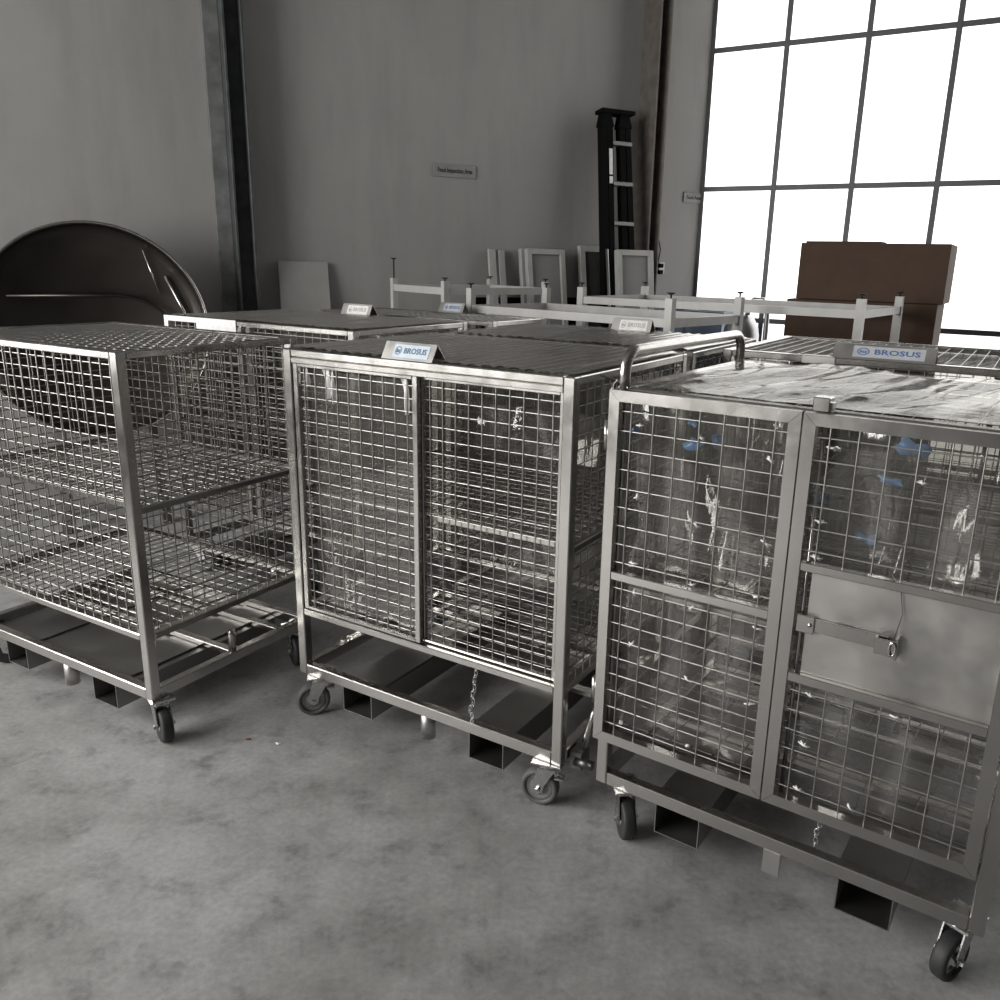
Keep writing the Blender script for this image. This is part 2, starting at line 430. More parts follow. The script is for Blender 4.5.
_caster_cache = {}
def caster(root, u, v, ang, black=False, brake=True, z=ZB):
    """swivel caster; ang = rolling direction in trolley space; wheel trails"""
    key = (black, brake)
    if key not in _caster_cache:
        R = .0625; off = .028
        b = MB().cbox((-.05, -.042, -.006), (.05, .042, 0), .001)
        b.lathe([(.034, -.006), (.036, -.014), (.030, -.022)], (0, 0, 0), (0, 0, 1), 18)
        for sgn in (-1, 1):
            y = sgn * .026
            prof = [(-.030, -.020), (.030, -.020), (off + .020, -.085), (off + .014, -.112), (off - .014, -.112), (off - .020, -.085)]
            vs = [(x, y - .0018, zz) for x, zz in prof] + [(x, y + .0018, zz) for x, zz in prof]
            b.add(vs, [tuple(range(6)), tuple(reversed(range(6, 12)))] + [(k, k + 6, (k + 1) % 6 + 6, (k + 1) % 6) for k in range(6)])
        b.box((-.030, -.0278, -.024), (.030, .0278, -.020))
        c = (off, 0, -(ZB - R))
        tyre = MB().lathe([(R * .74, -.019), (R * .93, -.019), (R * .985, -.014), (R, -.006), (R, .006), (R * .985, .014), (R * .93, .019), (R * .74, .019), (R * .72, .012), (R * .72, -.012)], c, (0, 1, 0), 30)
        hub = MB().lathe([(.012, -.021), (.017, -.021), (.020, -.012), (.036, -.010), (R * .745, -.015), (R * .745, .015), (.036, .010), (.020, .012), (.017, .021), (.012, .021)], c, (0, 1, 0), 24)
        bolt = MB().lathe([(.009, -.037), (.009, -.029), (.005, -.029), (.005, .029), (.009, .029), (.009, .037)], c, (0, 1, 0), 6, False)
        ped = MB().cbox((-.052, -.018, -.062), (-.022, .018, -.056), .001).bar((-.03, 0, -.059), (-.012, 0, -.03), .016, .006)
        _caster_cache[key] = (b.mesh('caster'), tyre.mesh('tyre'), hub.mesh('wheel_hub'), bolt.mesh('axle_bolt'), ped.mesh('brake_pedal'))
        for me, mm in zip(_caster_cache[key], ('zinc', 'black_rubber' if black else 'rubber', 'zinc' if black else 'hub', 'zinc', 'zinc')):
            me.materials.append(M[mm])
    ms = _caster_cache[key]
    o = bpy.data.objects.new('caster', ms[0]); COL.objects.link(o); o.parent = root
    o.location = (u, v, z); o.rotation_euler = (0, 0, ang)
    for nm, me in list(zip(('tyre', 'wheel_hub', 'axle_bolt', 'brake_pedal'), ms[1:]))[:4 if brake else 3]:
        c = bpy.data.objects.new(nm, me); COL.objects.link(c); c.parent = o
    return o

def sign_holder(root, u, L, style, H=.058, v=.006, z=ZT):
    """bent sheet holder standing on the top rail, leaning back, with a printed label"""
    lean = .030
    A = [(u, v, z), (u + L, v, z), (u + L, v + lean, z + H), (u, v + lean, z + H)]
    t = .0015
    b = MB()
    prof = [(v, z), (v + lean, z + H), (v + lean + .004, z + H), (v + lean + .045, z), (v + lean + .043, z), (v + lean + .002, z + H - .003), (v + .0025, z)]
    n = len(prof)
    vs = [(u, y, zz) for y, zz in prof] + [(u + L, y, zz) for y, zz in prof]
    b.add(vs, [(k, (k + 1) % n, (k + 1) % n + n, k + n) for k in range(n)] + [tuple(reversed(range(n))), tuple(range(n, 2 * n))])
    h = b.build('sign_holder', 'plate', root)
    up = Vector((0, lean, H)).normalized(); nn = Vector((1, 0, 0)).cross(up)
    def P(x, y, d=.001): return Vector((u, v, z)) + Vector((1, 0, 0)) * x + up * y + nn * d
    hh = math.hypot(lean, H)
    lm = {'blue': 'label', 'grey': 'label_grey', 'white': 'label_white'}[style]
    x0, x1 = (.20 * L, .90 * L)
    q = [P(x0, hh * .14), P(x1, hh * .14), P(x1, hh * .86), P(x0, hh * .86)]
    q2 = [P(x0, hh * .14, .0002), P(x1, hh * .14, .0002), P(x1, hh * .86, .0002), P(x0, hh * .86, .0002)]
    MB().add(q + q2, [(0, 1, 2, 3), (7, 6, 5, 4), (0, 4, 5, 1), (1, 5, 6, 2), (2, 6, 7, 3), (3, 7, 4, 0)]).build('label_card', lm, h)
    ink = {'blue': 'grey_ink', 'grey': 'blue_ink', 'white': 'faded_ink'}[style]
    e = MB()
    cx, cy, rx, ry = x0 + .10 * L, hh * .5, .062 * L, hh * .24
    N = 20
    e.add([P(cx + rx * math.cos(2 * PI * k / N), cy + ry * math.sin(2 * PI * k / N), .0016) for k in range(N)] +
          [P(cx + rx * .82 * math.cos(2 * PI * k / N), cy + ry * .80 * math.sin(2 * PI * k / N), .0016) for k in range(N)],
          [(k, (k + 1) % N, N + (k + 1) % N, N + k) for k in range(N)])
    e.build('logo_ring', ink, h)
    text_part('logo_letters', 'inz', hh * .34, ink, h, P(cx, cy, .0014), (1, 0, 0), up, width=rx * 1.25)
    text_part('lettering', 'BROSUS', hh * .44, ink, h, P(x0 + .43 * L, hh * .5, .0014), (1, 0, 0), up, width=.44 * L)
    return h

def film_sheet(root, o, ax, ay, lx, ly, amp, nu=26, nv=26, seed=0, mt='film', name='plastic_film', vfold=0.0, sag=0.0):
    o = Vector(o); ax = Vector(ax); ay = Vector(ay); n = ax.cross(ay).normalized()
    def fn(a, b):
        p = o + ax * (a * lx) + ay * (b * ly)
        q = Vector((a * lx * 5 + seed * 3.1, b * ly * 3 + seed, seed * 1.7))
        d = amp * noise.noise(q) + amp * .5 * noise.noise(q * 2.7)
        if vfold: d += vfold * math.sin(a * lx * 38 + 3 * noise.noise(Vector((a * 3 + seed, b * 1.5, seed))))
        return p + n * d
    return MB().grid(fn, nu, nv).build(name, mt, root)

def trolley(name, loc, yaw, W, D, label, front='sliding', sign=None, top='mesh', zt=ZT, zshelf=.868, zdeck=.414, film_left=True,
            casters=((.8,), (0.2,), (1.2,), (1.0,)), black=False, cpos={}, shelf_mt='shaded_wire', side_mt='shaded_wire', top_mt='shaded_wire', liner=False, stops=True, tw=.0036, pin=True, pitch=(.0505, .0415), group=None):
    r = empty(name, loc, yaw, label, 'trolley', group)
    S = .036; s = S
    TW[0] = tw
    X, Y, Z = (1, 0, 0), (0, 1, 0), (0, 0, 1)
    p0, p1 = pitch
    for (u, v) in ((0, 0), (W - S, 0), (0, D - S), (W - S, D - S)):
        MB().cbox((u, v, ZB), (u + S, v + S, zt)).build('post', 'steel', r)
    def ring(nm, z0, z1, wd=S, mt='steel', skip=()):
        if 'f' not in skip: MB().cbox((S, .001, z0), (W - S, wd, z1)).build(nm, mt, r)
        if 'b' not in skip: MB().cbox((S, D - wd, z0), (W - S, D - .001, z1)).build(nm, mt, r)
        if 'l' not in skip: MB().cbox((.001, S, z0), (wd, D - S, z1)).build(nm, mt, r)
        if 'r' not in skip: MB().cbox((W - wd, S, z0), (W - .001, D - S, z1)).build(nm, mt, r)
    ring('top_rail', zt - .025, zt)
    ring('deck_rail', zdeck - .024, zdeck)
    ring('base_rail', ZB, ZB + .04)
    ring('shelf_rail', zshelf - .022, zshelf, .02, 'base_plate', skip=('f',))
    MB().cbox((S, .050, zshelf - .022), (W - S, .068, zshelf)).build('shelf_rail', 'steel', r)
    # shelves, top, back and end meshes
    e = .018
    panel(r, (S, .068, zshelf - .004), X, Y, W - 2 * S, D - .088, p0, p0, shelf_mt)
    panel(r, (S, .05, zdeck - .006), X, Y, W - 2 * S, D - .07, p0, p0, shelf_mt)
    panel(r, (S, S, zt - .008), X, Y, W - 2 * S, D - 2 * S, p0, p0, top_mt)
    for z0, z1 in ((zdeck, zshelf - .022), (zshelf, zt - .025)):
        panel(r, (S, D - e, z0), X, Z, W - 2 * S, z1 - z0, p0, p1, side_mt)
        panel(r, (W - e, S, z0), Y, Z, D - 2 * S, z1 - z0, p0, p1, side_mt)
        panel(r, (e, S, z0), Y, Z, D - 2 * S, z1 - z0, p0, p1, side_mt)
    if liner:  # liners added to darken the view through the mesh
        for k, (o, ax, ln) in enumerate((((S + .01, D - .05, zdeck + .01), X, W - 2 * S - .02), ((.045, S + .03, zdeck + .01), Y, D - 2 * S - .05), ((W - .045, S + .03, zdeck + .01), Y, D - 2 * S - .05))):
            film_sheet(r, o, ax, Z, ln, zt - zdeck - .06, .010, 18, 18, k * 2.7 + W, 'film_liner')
    # front
    if front == 'sliding':
        MB().cbox((S, .0, zt - .046), (W - S, .012, zt - .027), .002).build('door_track', 'steel', r)
        zd0, zd1 = zdeck + .004, zt - .046
        mid = W / 2
        def door(u0, u1, v, nm='sliding_door'):
            d = MB()
            st = .021
            d.cbox((u0, v, zd0), (u0 + st, v + .018, zd1), .002).cbox((u1 - st, v, zd0), (u1, v + .018, zd1), .002)
            d.cbox((u0 + st, v, zd1 - .012), (u1 - st, v + .018, zd1), .002).cbox((u0 + st, v, zd0), (u1 - st, v + .018, zd0 + .010), .002)
            o = d.build(nm, 'steel', r)
            wires(MB(), (u0 + st, v + .009, zd0 + .010), X, Z, u1 - u0 - 2 * st, zd1 - zd0 - .022, p0, p1).build('wire_mesh', 'wire', o, 'stuff')
            return o
        door(S + .004, mid + .012, .004)
        door(mid - .006, W - S - .002, .026)
        if film_left:
            film_sheet(r, (S + .03, .048, zdeck + .03), X, Z, mid - S - .03, zt - zdeck - .10, .016, 24, 34, 3)
    elif front == 'open':
        for z0, z1 in ((zdeck, zshelf - .022), (zshelf, zt - .025)):
            panel(r, (S, e, z0), X, Z, W - 2 * S, z1 - z0, p0, p1)
    # pallet base: fork pockets, deck plates, cross bars, stop legs
    for u0 in (.19 * W, W - .19 * W - .137):
        u1 = u0 + .137
        k = MB().box((u0, .004, .072), (u0 + .003, D - .004, ZB)).box((u1 - .003, .004, .072), (u1, D - .004, ZB)).box((u0 + .003, .004, .072), (u1 - .003, D - .004, .075))
        k.build('fork_pocket', 'base_plate', r)
        MB().cbox((u0 - .01, S + .004, ZB + .012), (u1 + .01, D - S - .004, ZB + .018), .001).build('base_plate', 'base_plate', r)
    for v in (.47 * D, .78 * D):
        MB().cbox((S, v, ZB + .019), (W - S, v + .034, ZB + .039), .002).build('cross_bar', 'steel', r)
    for u in ((W * .51,) if stops else ()):
        MB().lathe([(.026, 0), (.026, ZB - .062)], (u, .045, .062), Z, 18).build('stop_leg', 'plate', r)
        MB().lathe([(.026, 0), (.026, ZB - .062)], (u, D - .05, .062), Z, 18).build('stop_leg', 'plate', r)
    if pin:
        MB().lathe([(.014, 0), (.014, .082), (.011, .086)], (W - .018, .48 * D, ZB + .04), Z, 14).build('hitch_pin', 'steel', r)
    ins = .052
    for k, ((u, v), a) in enumerate(zip(((ins, ins), (W - ins, ins), (ins, D - ins), (W - ins, D - ins)), casters)):
        u, v = u + cpos.get(k, (0, 0))[0], v + cpos.get(k, (0, 0))[1]
        caster(r, u, v, a[0], black)
    if sign: sign_holder(r, *sign)
    # top film or mesh
    if top == 'film':
        sd = random.random() * 9
        def fn(a, b):
            u, v = .012 + a * (W - .024), .03 + b * (D - .04)
            z = zt + .0055 + .0026 * math.sin(2 * PI * u / p0 * 1.0 + 1.4 * noise.noise(Vector((u * 3, v * 2, sd)))) + .004 * noise.noise(Vector((u * 6, v * 3, sd)))
            return (u, v, max(z, zt + .001))
        MB().grid(fn, 150, 14).build('film_cover', 'film_top', r)
    return r

def chain(root, p, n=14, r=.006):
    mb = MB(); p = Vector(p)
    for i in range(n):
        c = p - Vector((.002 * i * (1 if i % 4 < 2 else .6), 0, .0135 * i)); pts = []
        for k in range(10):
            t = 2 * PI * k / 10
            off = Vector((math.cos(t) * r, 0, math.sin(t) * r * 1.7)) if i % 2 == 0 else Vector((0, math.cos(t) * r, math.sin(t) * r * 1.7))
            pts.append(c + off)
        mb.tube(pts, .0016, 5, closed=True)
    return mb.build('chain', 'zinc', root, 'stuff')

YB = math.radians(-30.6)
def frame_dirs(yaw): return Vector((math.cos(yaw), math.sin(yaw), 0)), Vector((-math.sin(yaw), math.cos(yaw), 0))
UB, VB = frame_dirs(YB)

# B: the middle trolley with sliding doors
WB, DB = 1.1345, .86
B = trolley('mesh_trolley', (-.868, 2.846, 0), YB, WB, DB, 'steel mesh trolley with two sliding doors and a ribbed plastic-covered top',
            'sliding', (.435, .20, 'blue', .052), 'film', zshelf=.884, zdeck=.432,
            casters=((.86 + PI,), (.22 + PI,), (1.3,), (2.1,)), pin=False, cpos={0: (.02, -.02), 1: (.0, -.03)}, liner=True)
chain(B, (WB * .70, .03, .405), 15)
# tow lever on the right-hand end
tb = MB().cbox((WB + .0, .055, .135), (WB + .045, .115, .195), .003).build('tow_bracket', 'dark_steel', B)
MB().tube([(WB + .03, .085, .18), (WB + .045, .13, .30), (WB + .05, .15, .335)], .012, 10).build('tow_lever', 'steel', B)
MB().lathe([(.016, -.03), (.016, .03)], (WB + .052, .06, .165), (1, 0, 0), 12).build('tow_bolt', 'dark_steel', B)
# crumpled film left on the base rails
def sleeve(root, a, b, seed):
    a = Vector(a); b = Vector(b)
    def fn(s, t):
        p = Vector((a.x + (b.x - a.x) * s, a.y + (b.y - a.y) * t, a.z))
        return p + Vector((0, 0, .006 + .010 * noise.noise(Vector((s * 9 + seed, t * 3, seed))) + .006 * noise.noise(Vector((s * 23, t * 5, seed)))))
    return MB().grid(fn, 26, 6).build('film_scrap', 'film_bag', root)
sleeve(B, (.09, .0, .206), (.36, .04, .206), 1)
MB().grid(lambda s, t: (.002 + .038 * t, .18 + .55 * s, .212 + .008 * noise.noise(Vector((s * 14, t * 3, 4)))), 30, 5).build('film_scrap', 'film_bag', B)
# film hanging in the right half
film_sheet(B, (.60, .30, 1.06), (1, 0, 0), (0, 0, 1), .46, .16, .05, 20, 10, 11, 'film_bag')
film_sheet(B, (.72, .30, .60), (1, 0, 0), (0, 0, 1), .34, .18, .05, 16, 10, 13, 'film_bag')
# white torn film corners under the top rail
for uu, hh, ww in ((.072, .07, .012), (.165, .105, .022), (.19, .12, .014), (.505, .12, .018)):
    MB().grid(lambda s_, t: (uu + ww * (1 - .8 * t) * (s_ - .5) * 2 + .01 * t, .034 + .008 * math.sin(s_ * 5 + t * 4), 1.328 - hh * t), 6, 8).build('film_corner', 'label_white', B)

# A: the open mesh trolley at the side
YA = math.radians(-29.3); UA, VA = frame_dirs(YA)
WA, DA = 1.13, .772
A0 = Vector((-1.315, 2.595, 0)) - UA * WA
A = trolley('mesh_trolley', tuple(A0), YA, WA, DA, 'open two-shelf steel mesh trolley with bare mesh top and no plastic film',
            'open', None, 'mesh', zshelf=.868, zdeck=.414,
            casters=((1.0,), (-.38,), (.4,), (-.5,)), black=True, pin=True, cpos={1: (.03, -.01)}, shelf_mt='wire', top_mt='wire', tw=.0046)

MB().cbox((.05, .04, ZB + .004), (WA - .17, DA - .04, ZB + .010), .001).build('base_sheet', 'base_plate', A)

# E: wide trolley behind A
YE = math.radians(-31.0); UE, VE = frame_dirs(YE)
WE = 1.29
E0 = Vector((-.79, 3.61, 0)) - UE * WE
E_ = trolley('mesh_trolley', tuple(E0), YE, WE, .84, 'wide mesh trolley with plastic-covered top and white slotted header plate',
             'open', None, 'film', pin=False, casters=((.3,), (2.0,), (1.,), (.5,)), liner=True)
hd = MB()
hd.box((.0, -.004, ZT - .075), (.54, -.001, ZT - .055)).box((.0, -.004, ZT - .022), (.54, -.001, ZT + .004)).box((0, -.004, ZT - .055), (.03, -.001, ZT - .022)).box((.25, -.004, ZT - .055), (.54, -.001, ZT - .022))
hd.build('header_plate', 'label_white', E_, None, 'white header plate with a long slot')
for uu in (.54, .60):
    MB().cbox((uu, .001, .414), (uu + .03, .034, ZT - .026)).build('post', 'steel', E_)
sgE = sign_holder(E_, .47, .21, 'white', .062, .84 - .07)

# F: narrow dark trolley behind E
YF = math.radians(-34.0); UF, VF = frame_dirs(YF)
FRR = Vector((.05, 4.82, 0))
F0 = FRR - VF * .50 - UF * 1.32
F_ = trolley('mesh_trolley', tuple(F0), YF, 1.32, .50, 'narrow dark-topped mesh trolley behind the wide plastic-covered trolley',
             'open', (.55, .19, 'grey', .058, .455), 'mesh', pin=False)

MB().cbox((.03, .03, ZT - .022), (1.29, .47, ZT - .012), .002).build('top_mat', 'black_rubber', F_)

# G: trolley directly behind B
G_0 = Vector((-.868, 2.846, 0)) + VB * (DB + .06)
G_ = trolley('mesh_trolley', tuple(G_0), YB, 1.1345, .80, 'plastic-covered mesh trolley directly behind the sliding-door trolley',
             'open', None, 'film', pin=False, casters=((.3,), (2.0,), (1.,), (.5,)), liner=True)
sign_holder(G_, .46, .20, 'white', .062, .70)

# D: trolley behind C with bare mesh top
YD = math.radians(-31.0); UD, VD = frame_dirs(YD)
D_ = trolley('mesh_trolley', (.72, 3.22, 0), YD, 1.13, .90, 'bare mesh-topped trolley with blue-lettered sign behind the hinged-door trolley',
             'open', (.405, .34, 'grey', .052), 'mesh', pin=False, liner=True)
film_sheet(D_, (.04, .04, ZT - .030), (1, 0, 0), (0, 1, 0), 1.05, .82, .004, 20, 20, 17, 'film_top')
MB().cbox((.30, -.003, ZT - .028), (.42, .037, ZT + .002), .002).build('clip_plate', 'plate', D_)

# C: the trolley with hinged doors
YC = math.radians(-33.64); UC, VC = frame_dirs(YC)
WC, DC, ZC = 1.06, .89, 1.372
C_ = trolley('mesh_trolley', tuple(Vector((.197, 2.18, 0)) + VC * .03 ), YC, WC, DC, 'mesh trolley with hinged double doors, latch panel and tubular push handle',
             'none', None, 'none', zt=ZC, zshelf=.80, zdeck=.345, casters=((-.85,), (1.2 + PI,), (1.,), (.5,)), black=True, pin=False, pitch=(.064, .054), cpos={0: (.03, -.01)}, liner=True, stops=False)
X, Y, Z = (1, 0, 0), (0, 1, 0), (0, 0, 1)
def mitred_frame(mb, u0, u1, z0, z1, w, v0, v1):
    a = [(u0, z0), (u1, z0), (u1, z1), (u0, z1)]; b = [(u0 + w, z0 + w), (u1 - w, z0 + w), (u1 - w, z1 - w), (u0 + w, z1 - w)]
    for i in range(4):
        j = (i + 1) % 4
        q = [a[i], a[j], b[j], b[i]]
        # hairline mitre joints
        cx = sum(p[0] for p in q) / 4; cz = sum(p[1] for p in q) / 4
        q = [(cx + (x - cx) * .9985, cz + (zz - cz) * .9985) for x, zz in q]
        vs = [(x, v0, zz) for x, zz in q] + [(x, v1, zz) for x, zz in q]
        mb.add(vs, [(0, 1, 2, 3), (7, 6, 5, 4), (0, 4, 5, 1), (1, 5, 6, 2), (2, 6, 7, 3), (3, 7, 4, 0)])
    return mb
DZ0, DZ1, DW = .330, 1.369, .030
d1u0, d1u1, d2u0, d2u1 = .0, .5085, .5125, 1.021
V0, V1 = -.030, -.004
d1 = mitred_frame(MB(), d1u0, d1u1, DZ0, DZ1, DW, V0, V1).build('hinged_door', 'steel', C_)
MB().cbox((d1u0 + DW, V0 + .002, .838), (d1u1 - DW, V1, .862), .002).build('door_rail', 'steel', d1)
wires(MB(), (d1u0 + DW, -.016, DZ0 + DW), X, Z, d1u1 - d1u0 - 2 * DW, .838 - DZ0 - DW, .0641, .0531).build('wire_mesh', 'wire', d1, 'stuff')
wires(MB(), (d1u0 + DW, -.016, .862), X, Z, d1u1 - d1u0 - 2 * DW, DZ1 - DW - .862, .0641, .0531).build('wire_mesh', 'wire', d1, 'stuff')
d2 = mitred_frame(MB(), d2u0, d2u1, DZ0, DZ1, DW, V0, V1).build('hinged_door', 'steel', C_)
MB().cbox((d2u0 + DW, V0 + .002, .984), (d2u1 - DW, V1, 1.006), .002).build('door_rail', 'steel', d2)
MB().cbox((d2u0 + DW, V0 + .002, .690), (d2u1 - DW, V1, .714), .002).build('door_rail', 'steel', d2)
wires(MB(), (d2u0 + DW, -.016, DZ0 + DW), X, Z, d2u1 - d2u0 - 2 * DW, .690 - DZ0 - DW, .0641, .0531).build('wire_mesh', 'wire', d2, 'stuff')
wires(MB(), (d2u0 + DW, -.016, 1.006), X, Z, d2u1 - d2u0 - 2 * DW, DZ1 - DW - 1.006, .0641, .0531).build('wire_mesh', 'wire', d2, 'stuff')
MB().cbox((d2u0 + DW + .026, -.010, .714), (d2u1 - DW, -.005, .984), .001).build('latch_panel', 'plate', d2, None, 'flat grey steel panel')
MB().tube([(d2u0 + DW + .013, -.004, DZ0 + .01), (d2u0 + DW + .013, -.004, DZ1 - .01)], .0055, 8).build('lock_rod', 'steel', d2)
# latch: keeper, flat bar, bent hasp
lt = MB().cbox((.560, -.020, .832), (.760, -.014, .866), .001).build('latch_bar', 'steel', C_)
MB().cbox((.548, -.026, .826), (.592, -.0205, .872), .002).build('latch_keeper', 'steel', lt)
MB().lathe([(.006, 0), (.0045, .004)], (.582, -.026, .85), (0, -1, 0), 10).build('rivet', 'steel', lt)
hs = MB().cbox((.735, -.040, .828), (.741, -.020, .868), .001).cbox((.735, -.042, .828), (.785, -.038, .868), .001).cbox((.779, -.040, .822), (.785, -.010, .874), .001)
hs.build('hasp', 'steel', lt)
MB().tube([(.775 + .007 * math.cos(t), -.046, .85 + .016 * math.sin(t)) for t in [2 * PI * k / 14 for k in range(14)]], .0028, 6, closed=True).build('hasp_ring', 'steel', lt)
MB().tube([(.775, -.042, .872), (.782, -.020, .93), (.770, -.016, .99), (.745, -.014, 1.02)], .0012, 5).build('tie_wire', 'dark_steel', lt)
# hinges on the outer edge of the door
for z0 in (1.20, .435):
    hg = MB().lathe([(.009, 0), (.009, .082)], (-.013, -.010, z0), Z, 12)
    hg.box((-.012, -.003, z0 + .006), (.034, .0, z0 + .076)).build('hinge', 'steel', C_)
# top block over the door meeting line and the film-covered top
MB().cbox((.530, -.030, ZC + .001), (.568, .010, ZC + .034), .002).box((.568, -.018, ZC + .001), (.574, .006, ZC + .022)).build('door_stop', 'steel', C_)
def ctop(a, b):
    u, v = .03 + a * (WC - .06), .012 + b * (DC - .04)
    k = u * 7.0 - v * 1.6 + 1.2 * noise.noise(Vector((u * 1.5, v * 2.0, 7.7)))
    d = .018 * noise.noise(Vector((k, v * 1.1, 3.3))) + .009 * noise.noise(Vector((k * 2.3, v * 2.2, 1.1))) + .0025 * noise.noise(Vector((k * 5, v * 5, 2.1))) + .010
    edge = min(1, 6 * min(a, 1 - a, b, 1 - b) + .15)
    return (u, v, ZC + .006 + (d + .006) * edge)
MB().grid(ctop, 90, 70).build('film_cover', 'film_top_c', C_)
# push handle: bent tube along the left end
hp = [(.022, .010, ZC - .02), (.022, .010, ZC + .040)]
for k in range(1, 6):
    t = PI / 2 * k / 5; hp.append((.022, .010 + .055 * (1 - math.cos(t)), ZC + .040 + .055 * math.sin(t)))
for k in range(0, 6):
    t = PI / 2 * k / 5; hp.append((.022, DC - .075 + .055 * math.sin(t), ZC + .095 - .055 * (1 - math.cos(t))))
hp.append((.022, DC - .02, ZC - .02))
MB().tube(hp, .0155, 14).build('push_handle', 'steel', C_)
MB().tube([(-.10, .10, ZC + .012), (-.012, .03, ZC + .012), (-.008, .0, ZC + .008), (-.006, -.004, ZC - .05)], .0035, 6).build('door_hook', 'steel', C_)
# crinkled film inside the doors, ties, blue patches painted as sky reflections
film_sheet(C_, (.03, .030, .37), X, Z, .99, .96, .018, 60, 40, 21, 'film_bag', 'plastic_film', .006)
film_sheet(C_, (.10, .20, .84), X, Z, .36, .46, .05, 26, 30, 5, 'film_bag', 'plastic_film', .02)
film_sheet(C_, (.55, .16, .84), X, Z, .40, .44, .05, 26, 30, 8, 'film_bag', 'plastic_film', .02)
tie = MB()
for (uu, zz) in ((.085, 1.28), (.09, 1.085), (.09, .895), (.26, 1.27), (.265, 1.04), (.265, .875), (.44, 1.24), (.45, 1.03), (.44, .885), (.10, .81), (.10, .655), (.27, .81), (.275, .60), (.29, .40), (.45, .80), (.45, .585),
                 (.58, 1.29), (.575, 1.11), (.575, 1.02), (.60, .66), (.60, .52), (.60, .39), (.73, .39), (.80, .67), (.78, 1.24)):
    for k in range(3):
        a = random.uniform(0, PI); L = random.uniform(.007, .016)
        dv = Vector((math.cos(a), random.uniform(-.3, .1), math.sin(a) * .7)) * L
        c = Vector((uu, -.010, zz))
        tie.tube([c - dv, c + Vector((0, -.006, 0)), c + dv], .0022, 5)
tie.build('film_tie', 'label_white', C_, 'stuff')
def blob(root, u, v, z, rx, rz, seed):
    N = 18; vs = [(u, v - .004, z)]; fs = []
    for k in range(N):
        t = 2 * PI * k / N; rr = .7 + .6 * noise.noise(Vector((math.cos(t) * 1.3, math.sin(t) * 1.3, seed)))
        vs.append((u + rx * rr * math.cos(t), v + .008 * math.sin(3 * t), z + rz * rr * math.sin(t)))
    for k in range(N): fs.append((0, 1 + k, 1 + (k + 1) % N))
    return MB().add(vs, fs, True).build('sky_glint_patch', 'sky_glint', root)  # patch colour stands for sky reflected on the film
for i, (uu, zz, rx, rz) in enumerate(((.040, 1.245, .020, .022), (.215, 1.235, .034, .022), (.20, 1.29, .02, .012), (.275, 1.255, .02, .03), (.735, 1.30, .05, .03), (.70, 1.22, .04, .014), (.56, 1.15, .022, .02), (.665, 1.07, .035, .02))):
    blob(C_, uu, .055, zz, rx, rz, i * 2.3)
# flat stop plate and hanging chain under C
MB().cbox((.525, .004, .092), (.572, .012, ZB), .001).build('stop_plate', 'plate', C_)
chain(C_, (.66, .02, .318), 8)

# ------------------------------------------------------------------ background: upside-down table frames
def table_frame(pts, zt, label, rail_drop=.075, s=.042, foot=.03, longfoot=None):
    c = sum((Vector((p[0], p[1], 0)) for p in pts), Vector()) / 4
    r = empty('table_frame', tuple(c), 0, label, 'table frame', None)
    P = [Vector((p[0], p[1], 0)) - c for p in pts]
    yaw = math.atan2((P[1] - P[0]).y, (P[1] - P[0]).x)
    for i, p in enumerate(P):
        mb = MB().bar(p, p + Vector((0, 0, zt)), s, s, up=(math.cos(yaw), math.sin(yaw), 0))
        leg = MB()
        Q = Matrix.Rotation(yaw, 3, 'Z')
        h = s / 2
        vs = [p + Q @ Vector((x * h, y * h, z)) for z in (0, zt) for x, y in ((-1, -1), (1, -1), (1, 1), (-1, 1))]
        leg.add(vs, [(0, 3, 2, 1), (4, 5, 6, 7), (0, 1, 5, 4), (1, 2, 6, 5), (2, 3, 7, 6), (3, 0, 4, 7)])
        lg = leg.build('leg', 'pale_paint', r)
        fh = longfoot if (longfoot and i == 0) else foot
        MB().lathe([(.005, 0), (.005, fh - .012), (.010, fh - .010), (.024, fh - .002), (.024, fh)], p + Vector((0, 0, zt)), (0, 0, 1), 14).build('levelling_foot', 'black_rubber', lg)
    for z in (zt - rail_drop, .25):
        for i in range(4):
            a, b = P[i], P[(i + 1) % 4]; d = (b - a).normalized() * h
            MB().bar(a + d + Vector((0, 0, z)), b - d + Vector((0, 0, z)), .032, .046).build('rail', 'pale_paint', r)
    return r
def rect(x1, y1, x2, y2, z, depth):
    a = at_z(x1, y1, z); b = at_z(x2, y2, z); d = (b - a).normalized(); n = Vector((-d.y, d.x, 0))
    return [a, b, b + n * depth, a + n * depth]
t1 = rect(471, 288, 671, 298.5, 1.53, .69)
fr = at_z(740, 297, 1.53); t1[2] = fr; t1[3] = t1[0] + (fr - t1[1])
table_frame(t1, 1.53, 'pale grey square-tube table frame standing behind the plastic-covered trolleys', .125)
t0 = rect(394, 278, 445, 281, 1.562, .84)
table_frame(t0, 1.562, 'small square table frame with one long levelling screw near the back wall', .065, .040, .022, .14)
t2 = rect(582, 287, 862, 299, 1.54, .90)
table_frame(t2, 1.54, 'long pale grey table frame in front of the brown cartons', .085, .046)

